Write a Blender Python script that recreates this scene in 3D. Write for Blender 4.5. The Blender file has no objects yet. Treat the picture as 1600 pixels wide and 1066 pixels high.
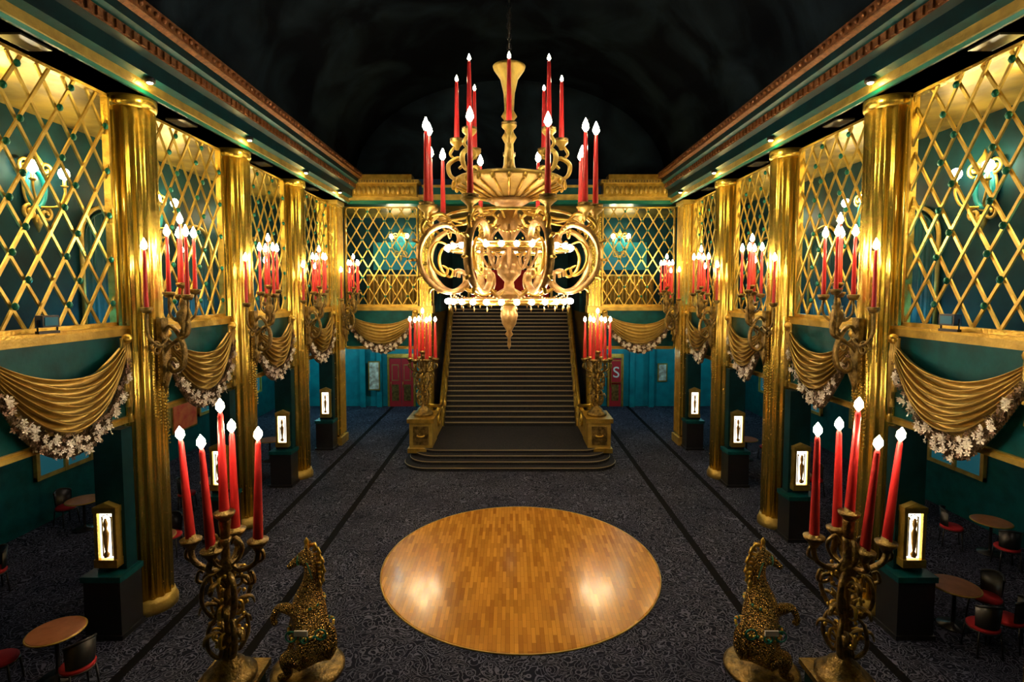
import bpy, math, random
from mathutils import Matrix, Vector
random.seed(7)
pi=math.pi
scene=bpy.context.scene
COL=scene.collection
scene.view_settings.view_transform='Standard'

# ------------------------------------------------------------------ materials
def new_mat(name):
    m=bpy.data.materials.new(name); m.use_nodes=True
    nt=m.node_tree; b=nt.nodes.get('Principled BSDF')
    return m,nt,b
def mk(name,c,metal=0.0,rough=0.5,c2=None,scale=6.0,bump=0.0,bscale=40.0,coat=0.0,stretch=None,spec=None):
    m,nt,b=new_mat(name)
    b.inputs['Metallic'].default_value=metal; b.inputs['Roughness'].default_value=rough
    b.inputs['Base Color'].default_value=(*c,1)
    if spec is not None: b.inputs['Specular IOR Level'].default_value=spec
    if coat: b.inputs['Coat Weight'].default_value=coat
    tc=nt.nodes.new('ShaderNodeTexCoord')
    src=tc.outputs['Object']
    if stretch:
        mp=nt.nodes.new('ShaderNodeMapping'); mp.inputs['Scale'].default_value=stretch
        nt.links.new(src,mp.inputs['Vector']); src=mp.outputs['Vector']
    if c2:
        n=nt.nodes.new('ShaderNodeTexNoise'); n.inputs['Scale'].default_value=scale; n.inputs['Detail'].default_value=5
        r=nt.nodes.new('ShaderNodeValToRGB'); r.color_ramp.elements[0].position=.35; r.color_ramp.elements[1].position=.68
        r.color_ramp.elements[0].color=(*c,1); r.color_ramp.elements[1].color=(*c2,1)
        nt.links.new(src,n.inputs['Vector']); nt.links.new(n.outputs['Fac'],r.inputs['Fac']); nt.links.new(r.outputs['Color'],b.inputs['Base Color'])
    if bump:
        n=nt.nodes.new('ShaderNodeTexNoise'); n.inputs['Scale'].default_value=bscale; n.inputs['Detail'].default_value=3
        bp=nt.nodes.new('ShaderNodeBump'); bp.inputs['Strength'].default_value=bump; bp.inputs['Distance'].default_value=.03
        nt.links.new(src,n.inputs['Vector']); nt.links.new(n.outputs['Fac'],bp.inputs['Height']); nt.links.new(bp.outputs['Normal'],b.inputs['Normal'])
    return m
def emis(name,c,s,sample=False):
    m,nt,b=new_mat(name)
    b.inputs['Base Color'].default_value=(*c,1)
    b.inputs['Emission Color'].default_value=(*c,1); b.inputs['Emission Strength'].default_value=s
    if not sample:
        try: m.cycles.emission_sampling='NONE'
        except Exception: pass
    return m
GOLD=mk('gold_leaf',(.76,.52,.10),.85,.28,(.48,.30,.05),5,.35,30)
GOLDC=mk('polished_brass_column',(.92,.68,.15),.88,.27,(.62,.43,.07),2.2,.3,9,stretch=(1,1,.25))
GOLDD=mk('antique_gold',(.34,.23,.07),.8,.33,(.10,.07,.025),9,.6,30)
GOLDM=mk('matte_gold_paint',(.58,.41,.09),.5,.4,(.36,.25,.05),4,.3,25)
LATG=mk('lattice_gilt',(.70,.49,.10),.6,.34,(.42,.28,.05),3,.2,25)
CREAM=mk('cream_gilt',(.60,.39,.14),.6,.30,(.34,.20,.06),7,.3,20)
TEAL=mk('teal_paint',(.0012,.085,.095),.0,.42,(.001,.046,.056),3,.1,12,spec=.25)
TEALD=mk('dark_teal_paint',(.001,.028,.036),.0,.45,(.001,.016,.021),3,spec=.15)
TEALG=mk('gallery_teal_wall',(.001,.045,.062),.0,.6,(.0008,.013,.020),1.2,spec=.15)
TEALB=mk('turquoise_paint',(.002,.24,.29),0,.45,(.002,.15,.20),2,spec=.3)
GREEN=mk('green_enamel',(.002,.16,.12),.3,.3)
BROWN=mk('oxblood_gilt_moulding',(.26,.10,.028),.35,.45,(.11,.04,.012),12,.4,40)
RED=mk('red_candle_wax',(.66,.03,.035),0,.38,(.52,.02,.02),3,coat=.2)
REDV=mk('red_velvet',(.42,.008,.015),0,.8)
WHITE=mk('white_petals',(.80,.74,.68),0,.6)
PINK=mk('dusky_petals',(.40,.26,.20),0,.6)
BRONZE=mk('fringe_bronze',(.10,.065,.035),.5,.5)
BLACK=mk('black_lacquer',(.012,.012,.014),.1,.35)
WOODT=mk('table_wood',(.42,.16,.06),0,.3,(.3,.1,.03),6,coat=.3)
PLACARD=mk('placard_white',(.8,.8,.8),0,.5)
STAIRC=mk('stair_carpet',(.008,.009,.014),0,.95,(.026,.026,.033),30,spec=.2)
NOSING=mk('stair_nosing',(.30,.25,.16),.4,.5)
BULB=emis('bulb_glow',(1,.84,.52),80)
BULBP=emis('bulb_rose_glow',(1,.80,.70),80)
CASEL=emis('case_light',(1,.95,.80),3,True)
GLASSW=mk('window_glass',(.03,.10,.12),.2,.12)
GLASSW.node_tree.nodes['Principled BSDF'].inputs['Emission Color'].default_value=(.03,.25,.32,1)
GLASSW.node_tree.nodes['Principled BSDF'].inputs['Emission Strength'].default_value=.2

def satin():
    m,nt,b=new_mat('gold_satin')
    b.inputs['Metallic'].default_value=.8; b.inputs['Roughness'].default_value=.32
    tc=nt.nodes.new('ShaderNodeTexCoord'); n=nt.nodes.new('ShaderNodeTexNoise'); n.inputs['Scale'].default_value=3; n.inputs['Distortion'].default_value=1
    r=nt.nodes.new('ShaderNodeValToRGB'); r.color_ramp.elements[0].color=(.20,.125,.025,1); r.color_ramp.elements[1].color=(.68,.49,.15,1)
    nt.links.new(tc.outputs['Object'],n.inputs['Vector']); nt.links.new(n.outputs['Fac'],r.inputs['Fac']); nt.links.new(r.outputs['Color'],b.inputs['Base Color'])
    return m
SATIN=satin()

def carpet():
    m,nt,b=new_mat('patterned_carpet'); L=nt.links.new
    tc=nt.nodes.new('ShaderNodeTexCoord')
    def mth(op,a,bv=None,v=None):
        x=nt.nodes.new('ShaderNodeMath'); x.operation=op; L(a,x.inputs[0])
        if bv is not None: L(bv,x.inputs[1])
        if v is not None: x.inputs[1].default_value=v
        return x.outputs[0]
    n=nt.nodes.new('ShaderNodeTexNoise'); n.inputs['Scale'].default_value=2.0; n.inputs['Detail'].default_value=1.0; n.inputs['Distortion'].default_value=1.8
    L(tc.outputs['Object'],n.inputs['Vector'])
    s=mth('SINE',mth('MULTIPLY',n.outputs['Fac'],v=70.0))
    ln=mth('GREATER_THAN',s,v=.76)
    v=nt.nodes.new('ShaderNodeTexVoronoi'); v.inputs['Scale'].default_value=5.0; L(tc.outputs['Object'],v.inputs['Vector'])
    s2=mth('SINE',mth('MULTIPLY',v.outputs['Distance'],v=26.0)); l2=mth('GREATER_THAN',s2,v=.88)
    mx=mth('MAXIMUM',ln,l2)
    n2=nt.nodes.new('ShaderNodeTexNoise'); n2.inputs['Scale'].default_value=.6; L(tc.outputs['Object'],n2.inputs['Vector'])
    fac=mth('MULTIPLY',mx,n2.outputs['Fac'])
    r=nt.nodes.new('ShaderNodeValToRGB'); r.color_ramp.elements[0].position=0; r.color_ramp.elements[1].position=.6
    r.color_ramp.elements[0].color=(.0055,.0075,.0185,1); r.color_ramp.elements[1].color=(.105,.115,.175,1)
    L(fac,r.inputs['Fac'])
    sp=nt.nodes.new('ShaderNodeSeparateXYZ'); L(tc.outputs['Object'],sp.inputs[0])
    ax=mth('ABSOLUTE',sp.outputs['X'])
    d1=mth('LESS_THAN',mth('ABSOLUTE',mth('SUBTRACT',ax,v=4.35)),v=.085)
    d2=mth('LESS_THAN',mth('ABSOLUTE',mth('SUBTRACT',ax,v=6.1)),v=.085)
    st=mth('MAXIMUM',d1,d2)
    mixn=nt.nodes.new('ShaderNodeMix'); mixn.data_type='RGBA'; L(st,mixn.inputs['Factor']); L(r.outputs['Color'],mixn.inputs['A']); mixn.inputs['B'].default_value=(.0015,.0015,.003,1)
    L(mixn.outputs['Result'],b.inputs['Base Color']); b.inputs['Roughness'].default_value=.9
    b.inputs['Specular IOR Level'].default_value=.1
    return m
def parquet():
    m,nt,b=new_mat('parquet_wood'); L=nt.links.new
    tc=nt.nodes.new('ShaderNodeTexCoord'); mp=nt.nodes.new('ShaderNodeMapping'); mp.inputs['Rotation'].default_value=(0,0,pi/2)
    L(tc.outputs['Object'],mp.inputs['Vector'])
    br=nt.nodes.new('ShaderNodeTexBrick'); br.inputs['Scale'].default_value=1.0
    br.inputs['Brick Width'].default_value=.42; br.inputs['Row Height'].default_value=.075; br.inputs['Mortar Size'].default_value=.002
    br.inputs['Color1'].default_value=(.68,.35,.05,1); br.inputs['Color2'].default_value=(.38,.165,.022,1); br.inputs['Mortar'].default_value=(.16,.065,.012,1)
    L(mp.outputs['Vector'],br.inputs['Vector'])
    n=nt.nodes.new('ShaderNodeTexNoise'); n.inputs['Scale'].default_value=1.3; n.inputs['Detail'].default_value=6; L(tc.outputs['Object'],n.inputs['Vector'])
    rr=nt.nodes.new('ShaderNodeMapRange'); rr.inputs['To Min'].default_value=.14; rr.inputs['To Max'].default_value=.32; L(n.outputs['Fac'],rr.inputs['Value'])
    L(br.outputs['Color'],b.inputs['Base Color']); L(rr.outputs['Result'],b.inputs['Roughness'])
    b.inputs['Coat Weight'].default_value=.35; b.inputs['Coat Roughness'].default_value=.12; b.inputs['Coat Tint'].default_value=(1,.85,.6,1)
    return m
def vaultm():
    m,nt,b=new_mat('painted_night_sky_plaster'); L=nt.links.new
    tc=nt.nodes.new('ShaderNodeTexCoord'); n=nt.nodes.new('ShaderNodeTexNoise'); n.inputs['Scale'].default_value=.45; n.inputs['Detail'].default_value=8; n.inputs['Distortion'].default_value=.8
    r=nt.nodes.new('ShaderNodeValToRGB'); r.color_ramp.elements[0].position=.42; r.color_ramp.elements[1].position=.8
    r.color_ramp.elements[0].color=(.0022,.0035,.0065,1); r.color_ramp.elements[1].color=(.018,.034,.050,1)
    L(tc.outputs['Object'],n.inputs['Vector']); L(n.outputs['Fac'],r.inputs['Fac']); L(r.outputs['Color'],b.inputs['Base Color']); b.inputs['Roughness'].default_value=.9
    b.inputs['Specular IOR Level'].default_value=.03
    return m
def glitter():
    m,nt,b=new_mat('gold_sequins'); L=nt.links.new
    tc=nt.nodes.new('ShaderNodeTexCoord'); v=nt.nodes.new('ShaderNodeTexVoronoi'); v.inputs['Scale'].default_value=42
    L(tc.outputs['Object'],v.inputs['Vector'])
    bp=nt.nodes.new('ShaderNodeBump'); bp.inputs['Strength'].default_value=1; bp.inputs['Distance'].default_value=.03; bp.invert=True
    L(v.outputs['Distance'],bp.inputs['Height']); L(bp.outputs['Normal'],b.inputs['Normal'])
    r=nt.nodes.new('ShaderNodeValToRGB'); r.color_ramp.elements[0].color=(.85,.6,.2,1); r.color_ramp.elements[1].color=(.16,.10,.03,1); r.color_ramp.elements[1].position=.7
    L(v.outputs['Distance'],r.inputs['Fac']); L(r.outputs['Color'],b.inputs['Base Color'])
    b.inputs['Metallic'].default_value=.85; b.inputs['Roughness'].default_value=.2
    return m
CARPET=carpet(); PARQ=parquet(); VAULT=vaultm(); GLIT=glitter()

# ------------------------------------------------------------------ mesh builder
class MB:
    def __init__(s): s.v=[];s.f=[];s.m=[];s.sm=[];s.mats=[];s.M=Matrix.Identity(4)
    def mi(s,mat):
        if mat not in s.mats: s.mats.append(mat)
        return s.mats.index(mat)
    def add(s,vs,fs,mat,smooth=False):
        o=len(s.v); k=s.mi(mat)
        for p in vs: s.v.append(tuple(s.M@Vector(p)))
        for f in fs: s.f.append([i+o for i in f]); s.m.append(k); s.sm.append(smooth)
    def box(s,c,d,mat):
        x,y,z=c; a,b,h=d[0]/2,d[1]/2,d[2]/2
        vs=[(x+i*a,y+j*b,z+k*h) for i in(-1,1) for j in(-1,1) for k in(-1,1)]
        s.add(vs,[(0,1,3,2),(4,6,7,5),(0,4,5,1),(2,3,7,6),(0,2,6,4),(1,5,7,3)],mat)
    def bx(s,x0,x1,y0,y1,z0,z1,mat): s.box(((x0+x1)/2,(y0+y1)/2,(z0+z1)/2),(x1-x0,y1-y0,z1-z0),mat)
    def lathe(s,prof,c,mat,seg=20,flute=0,fd=0.0,smooth=True):
        vs=[];fs=[];n=len(prof)
        for (r,z) in prof:
            for i in range(seg):
                a=2*pi*i/seg; rr=r*(1-fd*(0.5-0.5*math.cos(a*flute))) if flute else r
                vs.append((c[0]+rr*math.cos(a),c[1]+rr*math.sin(a),c[2]+z))
        for j in range(n-1):
            for i in range(seg):
                k=(i+1)%seg; fs.append((j*seg+i,j*seg+k,(j+1)*seg+k,(j+1)*seg+i))
        fs.append(tuple(range(seg))[::-1]); fs.append(tuple((n-1)*seg+i for i in range(seg)))
        s.add(vs,fs,mat,smooth)
    def ball(s,c,r,mat,seg=8,rings=5,sz=1.0):
        s.lathe([(max(.001,r*math.sin(pi*j/rings)),-r*sz*math.cos(pi*j/rings)) for j in range(rings+1)],c,mat,seg)
    def tube(s,pts,rad,mat,seg=8,flat=1.0,closed=False,side=None):
        P=[Vector(p) for p in pts]; n=len(P); vs=[];fs=[]
        if not hasattr(rad,'__len__'): rad=[rad]*n
        ref=Vector(side) if side else None
        last=None
        for i in range(n):
            if closed: t=P[(i+1)%n]-P[i-1]
            else: t=P[min(i+1,n-1)]-P[max(i-1,0)]
            t.normalize()
            if ref is not None: u=ref.copy()
            elif last is None:
                u=t.orthogonal()
            else: u=last-t*last.dot(t)
            u=(u-t*u.dot(t)); u.normalize(); last=u
            w=t.cross(u)
            for k in range(seg):
                a=2*pi*k/seg; vs.append(P[i]+u*(math.cos(a)*rad[i]*flat)+w*(math.sin(a)*rad[i]))
        m=n if closed else n-1
        for i in range(m):
            j=(i+1)%n
            for k in range(seg):
                l=(k+1)%seg; fs.append((i*seg+k,i*seg+l,j*seg+l,j*seg+k))
        if not closed: fs.append(tuple(range(seg))[::-1]); fs.append(tuple((n-1)*seg+k for k in range(seg)))
        s.add(vs,fs,mat,True)
    def ring(s,c,R,r,mat,seg=48,rs=8):
        s.tube([(c[0]+R*math.cos(2*pi*i/seg),c[1]+R*math.sin(2*pi*i/seg),c[2]) for i in range(seg)],r,mat,rs,closed=True,side=(0,0,1))
    def star(s,c,r,mat,n=5):
        ax=Vector((random.gauss(0,.5),-1,random.gauss(0,.5))).normalized(); u=ax.orthogonal().normalized(); w=ax.cross(u); c=Vector(c); a0=random.random()*6
        for i in range(n):
            a=a0+2*pi*i/n; d=u*math.cos(a)+w*math.sin(a); e=u*math.cos(a+pi/2)+w*math.sin(a+pi/2)
            s.add([c,c+d*r*.6+e*r*.28+ax*r*.15,c+d*r+ax*r*.3,c+d*r*.6-e*r*.28+ax*r*.15],[(0,1,2,3)],mat)
    def obj(s,name,loc=(0,0,0),rz=0,parent=None):
        me=bpy.data.meshes.new(name); me.from_pydata(s.v,[],s.f); me.update()
        for m in s.mats: me.materials.append(m)
        me.polygons.foreach_set('material_index',s.m); me.polygons.foreach_set('use_smooth',s.sm); me.update()
        return put(me,name,loc,rz,parent)
def put(me,name,loc=(0,0,0),rz=0,parent=None):
    o=bpy.data.objects.new(name,me); o.location=loc; o.rotation_euler=(0,0,rz); COL.objects.link(o)
    if parent: o.parent=parent
    return o
def light(name,loc,power,color=(1,.68,.34),r=.05,parent=None):
    l=bpy.data.lights.new(name,'POINT'); l.energy=power; l.color=color; l.shadow_soft_size=r
    o=bpy.data.objects.new(name,l); o.location=loc; COL.objects.link(o)
    if parent: o.parent=parent
    return o
def cr(pts,n=6):
    P=[Vector(p) for p in pts]; out=[]
    for i in range(len(P)-1):
        a=P[max(i-1,0)];b=P[i];c=P[i+1];d=P[min(i+2,len(P)-1)]
        for k in range(n):
            t=k/n; out.append(.5*((2*b)+(c-a)*t+(2*a-5*b+4*c-d)*t*t+(3*b-a-3*c+d)*t**3))
    out.append(P[-1]); return out
def C(L,n=6): return [(p.x,p.y) for p in cr([(q[0],q[1],0) for q in L],n)]
def spiral(c,r0,r1,a0,turns,n=22):
    return [(c[0]+(r0+(r1-r0)*i/n)*math.cos(a0+turns*2*pi*i/n),c[1]+(r0+(r1-r0)*i/n)*math.sin(a0+turns*2*pi*i/n)) for i in range(n+1)]
def candle(mb,x,y,z,h,r,bulb=BULB,q=None):
    mb.lathe([(r*1.5,-.07),(r*2.4,-.02),(r*2.6,.03),(r*1.7,.035),(r*1.5,-.03)],(x,y,z),GOLDD,12)
    mb.lathe([(r*.95,0),(r,h*.05),(r*.62,h*.96),(r*.4,h)],(x,y,z),RED,10)
    q=q or r*.8
    mb.lathe([(q*.5,0),(q*1.05,q*.9),(q*.8,q*2),(q*.1,q*3.6)],(x,y,z+h),bulb,8)

FT=21.7; ZT=9.47; XC=6.86; YS=[-.81,2.74,6.29,9.84,13.39,16.94]
# ------------------------------------------------------------------ room shell
def simple(name,boxes,mat):
    mb=MB()
    for b in boxes: mb.bx(*b,mat)
    return mb.obj(name)
simple('floor',[(-12.2,12.2,-3,31.2,-.2,0)],CARPET)
mb=MB(); mb.bx(-12.2,-12,-3,31.2,0,5.0,TEAL); mb.bx(-9.6,-9.4,-3,25.7,5.0,9.6,TEALG); mb.obj('wall_left')
mb=MB(); mb.bx(12,12.2,-3,31.2,0,5.0,TEAL); mb.bx(9.4,9.6,-3,25.7,5.0,9.6,TEALG); mb.obj('wall_right')
simple('wall_front',[(-12.2,12.2,-3.2,-3,0,14.6)],TEALD)
simple('wall_back',[(-12,-3.5,27.4,27.6,0,3.65),(3.5,12,27.4,27.6,0,3.65)],TEALB)
simple('wall_back_upper',[(-9.4,-3.5,25.5,25.7,5,9.5),(3.5,9.4,25.5,25.7,5,9.5),(-3.5,3.5,31,31.2,5,9.5),(-3.55,-3.35,25.7,31,5,9.5),(3.35,3.55,25.7,31,5,9.5)],TEALG)
simple('wall_stairwell',[(-3.5,-3.34,22.2,31,0,5),(3.34,3.5,22.2,31,0,5)],GOLDD)
simple('gallery_floor',[(-12,-7.1,-3,31,3.65,5.0),(7.1,12,-3,31,3.65,5.0),(-7.1,-3.52,21.9,31,3.65,5.0),(3.52,7.1,21.9,31,3.65,5.0)],TEALD)
simple('gallery_ceiling',[(-9.4,-6.5,-3,25.5,9.47,9.7),(6.5,9.4,-3,25.5,9.47,9.7),(-6.5,6.5,21.95,31,9.47,9.7)],mk('gallery_gold_ceiling',(.46,.32,.05),.5,.4,(.12,.08,.012),1.2,.6,3))
mb=MB(); N=40; vs=[];fs=[]
for i in range(N+1):
    a=pi*i/N; x=6.4*math.cos(a); z=10.62+4.0*math.sin(a)
    vs+= [(x,-3,z),(x,22.3,z)]
for i in range(N): fs.append((2*i,2*i+1,2*i+3,2*i+2))
fs.append(tuple(2*i+1 for i in range(N+1)))
mb.add(vs,fs,VAULT,False)
for i in range(N): mb.sm[i]=True
mb.obj('ceiling')
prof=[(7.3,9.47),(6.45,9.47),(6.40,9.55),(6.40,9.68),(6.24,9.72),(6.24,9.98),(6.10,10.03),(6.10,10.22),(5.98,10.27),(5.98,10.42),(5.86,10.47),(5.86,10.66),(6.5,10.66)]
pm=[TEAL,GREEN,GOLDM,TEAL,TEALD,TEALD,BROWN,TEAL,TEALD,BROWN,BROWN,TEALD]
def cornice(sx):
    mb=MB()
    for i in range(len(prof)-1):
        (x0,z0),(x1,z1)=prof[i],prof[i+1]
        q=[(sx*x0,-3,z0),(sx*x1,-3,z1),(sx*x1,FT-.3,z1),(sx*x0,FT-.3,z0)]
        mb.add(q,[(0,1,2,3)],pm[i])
    y=-2.9
    while y<FT-.5:
        mb.box((sx*6.09,y,10.125),(.05,.10,.14),BROWN)
        mb.ball((sx*5.86,y,10.56),.055,BROWN,6,4)
        y+=.19
    y=.5
    while y<21:
        mb.box((sx*6.75,y,9.455),(.35,.5,.03),BLACK); y+=3.55
    mb.bx(min(sx*5.84,sx*5.88),max(sx*5.84,sx*5.88),-3,FT-.3,10.44,10.48,BROWN)
    mb.bx(min(sx*6.38,sx*6.43),max(sx*6.38,sx*6.43),-3,FT-.3,9.52,9.56,GOLDM)
    return mb
cornice(-1).obj('trim_1'); cornice(1).obj('trim_2')
mb=MB()
mb.bx(-6.9,6.9,FT-.25,FT+.25,9.47,9.62,GREEN)
mb.bx(-6.6,6.6,FT-.2,FT+.3,9.62,9.85,GOLDM)
for s in(-1,1):
    x0,x1=(3.6,6.4) if s>0 else (-6.4,-3.6)
    mb.bx(x0,x1,FT-.35,FT+.2,9.6,9.72,GOLDM)
    mb.bx(x0+.1,x1-.1,FT-.42,FT+.2,9.72,10.25,GOLD)
    mb.bx(x0,x1,FT-.5,FT+.2,10.25,10.38,GOLDM)
    mb.bx(x0+.3,x1-.3,FT-.4,FT+.2,10.38,10.6,GOLD)
    for i in range(13): mb.ball((x0+.25+i*.19,FT-.43,9.98),.085,GOLDM,8,5,1.9)
    for i in range(24): mb.box((x0+.1+i*.113,FT-.51,10.31),(.05,.05,.09),GOLDD)
mb.bx(-3.5,3.5,FT-.3,FT+.2,9.85,10.1,TEAL); mb.bx(-3.5,3.5,FT-.34,FT+.2,10.1,10.2,GOLDM)
mb.obj('trim_3')
def fascia(L):
    mb=MB()
    mb.bx(0,L,0,.12,3.66,5.25,TEAL)
    mb.bx(0,L,-.07,.14,5.2,5.36,GOLDM); mb.bx(0,L,-.10,.14,5.33,5.38,GOLD)
    mb.bx(0,L,-.05,.13,3.62,3.74,GOLDM); mb.bx(0,L,-.07,.13,3.70,3.735,GOLD)
    return mb
fascia(FT+2.7).obj('trim_4',(-6.95,-3,0),pi/2)
fascia(FT+2.7).obj('trim_5',(6.95,FT-.3,0),-pi/2)
fascia(2.98).obj('trim_6',(-6.7,FT,0),0); fascia(2.98).obj('trim_7',(3.72,FT,0),0)

# ------------------------------------------------------------------ columns
mb=MB()
mb.lathe([(.44,0),(.44,.12),(.41,.18),(.39,.26)],(0,0,0),GOLDM,32)
mb.lathe([(.375,.24),(.37,4),(.365,9.3)],(0,0,0),GOLDC,112,14,.11)
mb.lathe([(.37,9.25),(.395,9.3),(.395,9.45)],(0,0,0),GOLDC,32)
for k in range(5):
    a=-.5+k*.25
    for j in range(26): mb.ball(((.385+.01*(j%2))*math.cos(a),.385*math.sin(a),4.95-.05*j*(1+.12*k)),.015,GOLD,6,3)
c0=None
for s in(-1,1):
    for y in YS[1:]:
        if c0 is None: c0=mb.obj('gilded_column',(s*XC,y,0),0 if s<0 else pi)
        else: put(c0.data,'gilded_column',(s*XC,y,0),0 if s<0 else pi)
mb=MB()
for (w,z0,z1,m) in[(.86,0,.3,GOLDM),(.74,.3,9.3,GOLDC),(.84,9.3,9.45,GOLDM)]: mb.bx(-w/2,w/2,-w/2,w/2,z0,z1,m)
for i in range(5):
    for s in(-1,1):
        mb.bx(-.30+i*.14,-.26+i*.14,s*.38-.015,s*.38+.015,.4,9.2,GOLDM); mb.bx(s*.38-.015,s*.38+.015,-.30+i*.14,-.26+i*.14,.4,9.2,GOLDM)
p0=mb.obj('gilded_pilaster',(-XC-.1,20.75,0)); put(p0.data,'gilded_pilaster',(XC+.1,20.75,0))
mb=MB()
mb.bx(-.24,.24,-.24,.24,0,9.4,GOLDC); mb.bx(-.3,.3,-.3,.3,0,.4,GOLDM); mb.bx(-.3,.3,-.3,.3,5.1,5.4,GOLDM)
for i in range(3): mb.bx(-.17+i*.14,-.11+i*.14,-.26,-.23,.5,9.2,GOLDM)
q0=mb.obj('stair_pilaster',(-3.4,FT-.1,0)); put(q0.data,'stair_pilaster',(3.4,FT-.1,0))

# ------------------------------------------------------------------ lattice
def lattice(L,H=3.98,w=.46,h=.76,bw=.022):
    mb=MB()
    for k in(-1,1):
        sl=h/w
        i0=-int(L*sl/h)-3
        for i in range(i0,int(H/h)+int(L*sl/h)+4):
            b=i*h
            xs=sorted([(0-b)/(k*sl),(H-b)/(k*sl)]); xa=max(0,xs[0]); xb=min(L,xs[1])
            if xb-xa<.03: continue
            p=Vector((xa,0,b+k*sl*xa)); q=Vector((xb,0,b+k*sl*xb)); t=(q-p).normalized(); nrm=Vector((-t.z,0,t.x))*bw
            y0=-.02*k-.018; y1=y0+.03
            vs=[p-nrm+Vector((0,y0,0)),p+nrm+Vector((0,y0,0)),q+nrm+Vector((0,y0,0)),q-nrm+Vector((0,y0,0))]
            vs+= [v+Vector((0,y1-y0,0)) for v in vs]
            mb.add(vs,[(0,3,2,1),(4,5,6,7),(0,1,5,4),(1,2,6,5),(2,3,7,6),(3,0,4,7)],LATG)
    nx=int(L/(w/2))+1
    for i in range(nx+1):
        for j in range(int(H/(h/2))+1):
            if (i+j)%2==0:
                x=i*w/2;z=j*h/2
                if .05<x<L-.05 and .05<z<H-.05 and (i//2+j)%2==0:
                    mb.ball((x,-.05,z),.045,GREEN,8,4,1.3)
    f=.05
    mb.bx(0,L,-.06,.06,-.02,f,GOLD);mb.bx(0,L,-.06,.06,H-f,H,GOLD);mb.bx(-.01,f,-.06,.06,0,H,GOLD);mb.bx(L-f,L,-.06,.06,0,H,GOLD)
    return mb
G=.46
bays=[(YS[i]+G,YS[i+1]-G) for i in range(1,5)]+[(YS[5]+G,20.75-.46)]
for s in(-1,1):
    for (a,b) in bays:
        lattice(b-a).obj('lattice_screen',(s*6.98,a if s<0 else b,5.40),pi/2 if s<0 else -pi/2)
lattice(2.95).obj('lattice_screen',(-6.70,FT+.05,5.40)); lattice(2.95).obj('lattice_screen',(3.74,FT+.05,5.40))

# ------------------------------------------------------------------ swags
def swag(L,bot=1.36,top=.50,z0=5.16):
    mb=MB(); nu,nv=48,80; vs=[];fs=[]
    def pt(u,v):
        sg=1-abs(2*u-1)**2.1
        zt=z0-top*sg; zb=z0-.16-(bot-.16)*sg
        z=zt+(zb-zt)*v
        ph=v*2*pi*7+1.3*math.sin(u*5+v*3)
        sh=math.sin(ph); sh=sh*abs(sh)**-.3 if abs(sh)>1e-4 else 0
        out=.15+.20*math.sin(pi*min(1,max(0,u)))*math.sin(pi*(.15+.75*v))+.075*sh*(.35+.65*sg)
        z-=.05*math.cos(ph)*sg
        return (u*L,-out,z)
    for i in range(nu+1):
        for j in range(nv+1): vs.append(pt(i/nu,j/nv))
    for i in range(nu):
        for j in range(nv):
            a=i*(nv+1)+j; fs.append((a,a+nv+1,a+nv+2,a+1))
    mb.add(vs,fs,SATIN,True)
    for k in range(280):
        u=.04+.92*random.random(); x,y,z=pt(u,1.0); sg=1-abs(2*u-1)**2
        mb.star((x+random.uniform(-.04,.04),y-.03-random.random()*.04,z+(.08-.42*random.random())*(.3+.7*sg)),random.uniform(.03,.06),random.choice([PINK,BRONZE,BRONZE]))
    nc=13
    for k in range(nc):
        u=.06+.88*(k+.5)/nc; sg=1-abs(2*u-1)**2; off=.06*(k%2)
        for q in range(9):
            x,y,z=pt(min(.97,max(.03,u+random.gauss(0,.010))),1.0)
            mb.star((x,y-.09-random.random()*.05,z-(off+.27*random.random())*(.35+.65*sg)),random.uniform(.035,.07),WHITE)
    for k in range(90):
        u=(k+.5)/90; x,y,z=pt(u,1.0); l=.32*(.3+.7*(1-abs(2*u-1)**2))
        mb.lathe([(.008,0),(.016,-l*.5),(.02,-l),(.004,-l-.02)],(x,y-.01,z),BRONZE,5)
    for e in(0,1):
        x=e*L; sgn=1 if e==0 else -1
        for q in range(4):
            xx=x+sgn*(.02+q*.045); l=1.35-.28*q
            mb.tube([(xx,-.16,z0+.02),(xx,-.17,z0-.3),(xx+.01,-.17,z0-l*.8),(xx,-.16,z0-l)],[.035,.05,.045,.03],SATIN,7)
            mb.lathe([(.03,.03),(.03,-.02),(.045,-.14),(.02,-.15)],(xx,-.16,z0-l),GOLDM,7)
        mb.ball((x+sgn*.08,-.2,z0+.0),.09,GOLD,10,6)
    return mb
random.seed(3)
sw=swag(2.66); s0=None
for s in(-1,1):
    for (a,b) in bays:
        y=(a if s<0 else b); L=b-a
        if s0 is None: o=sw.obj('draped_swag',(s*6.93,y,0),pi/2); s0=o
        else: o=put(s0.data,'draped_swag',(s*6.93,y,0),pi/2 if s<0 else -pi/2)
        o.scale=(L/2.66,1,1)
for x in(-6.7,3.74):
    o=put(s0.data,'draped_swag',(x,FT-.02,0),0); o.scale=(2.95/2.66,1,.98); o.location.z=.1

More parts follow.
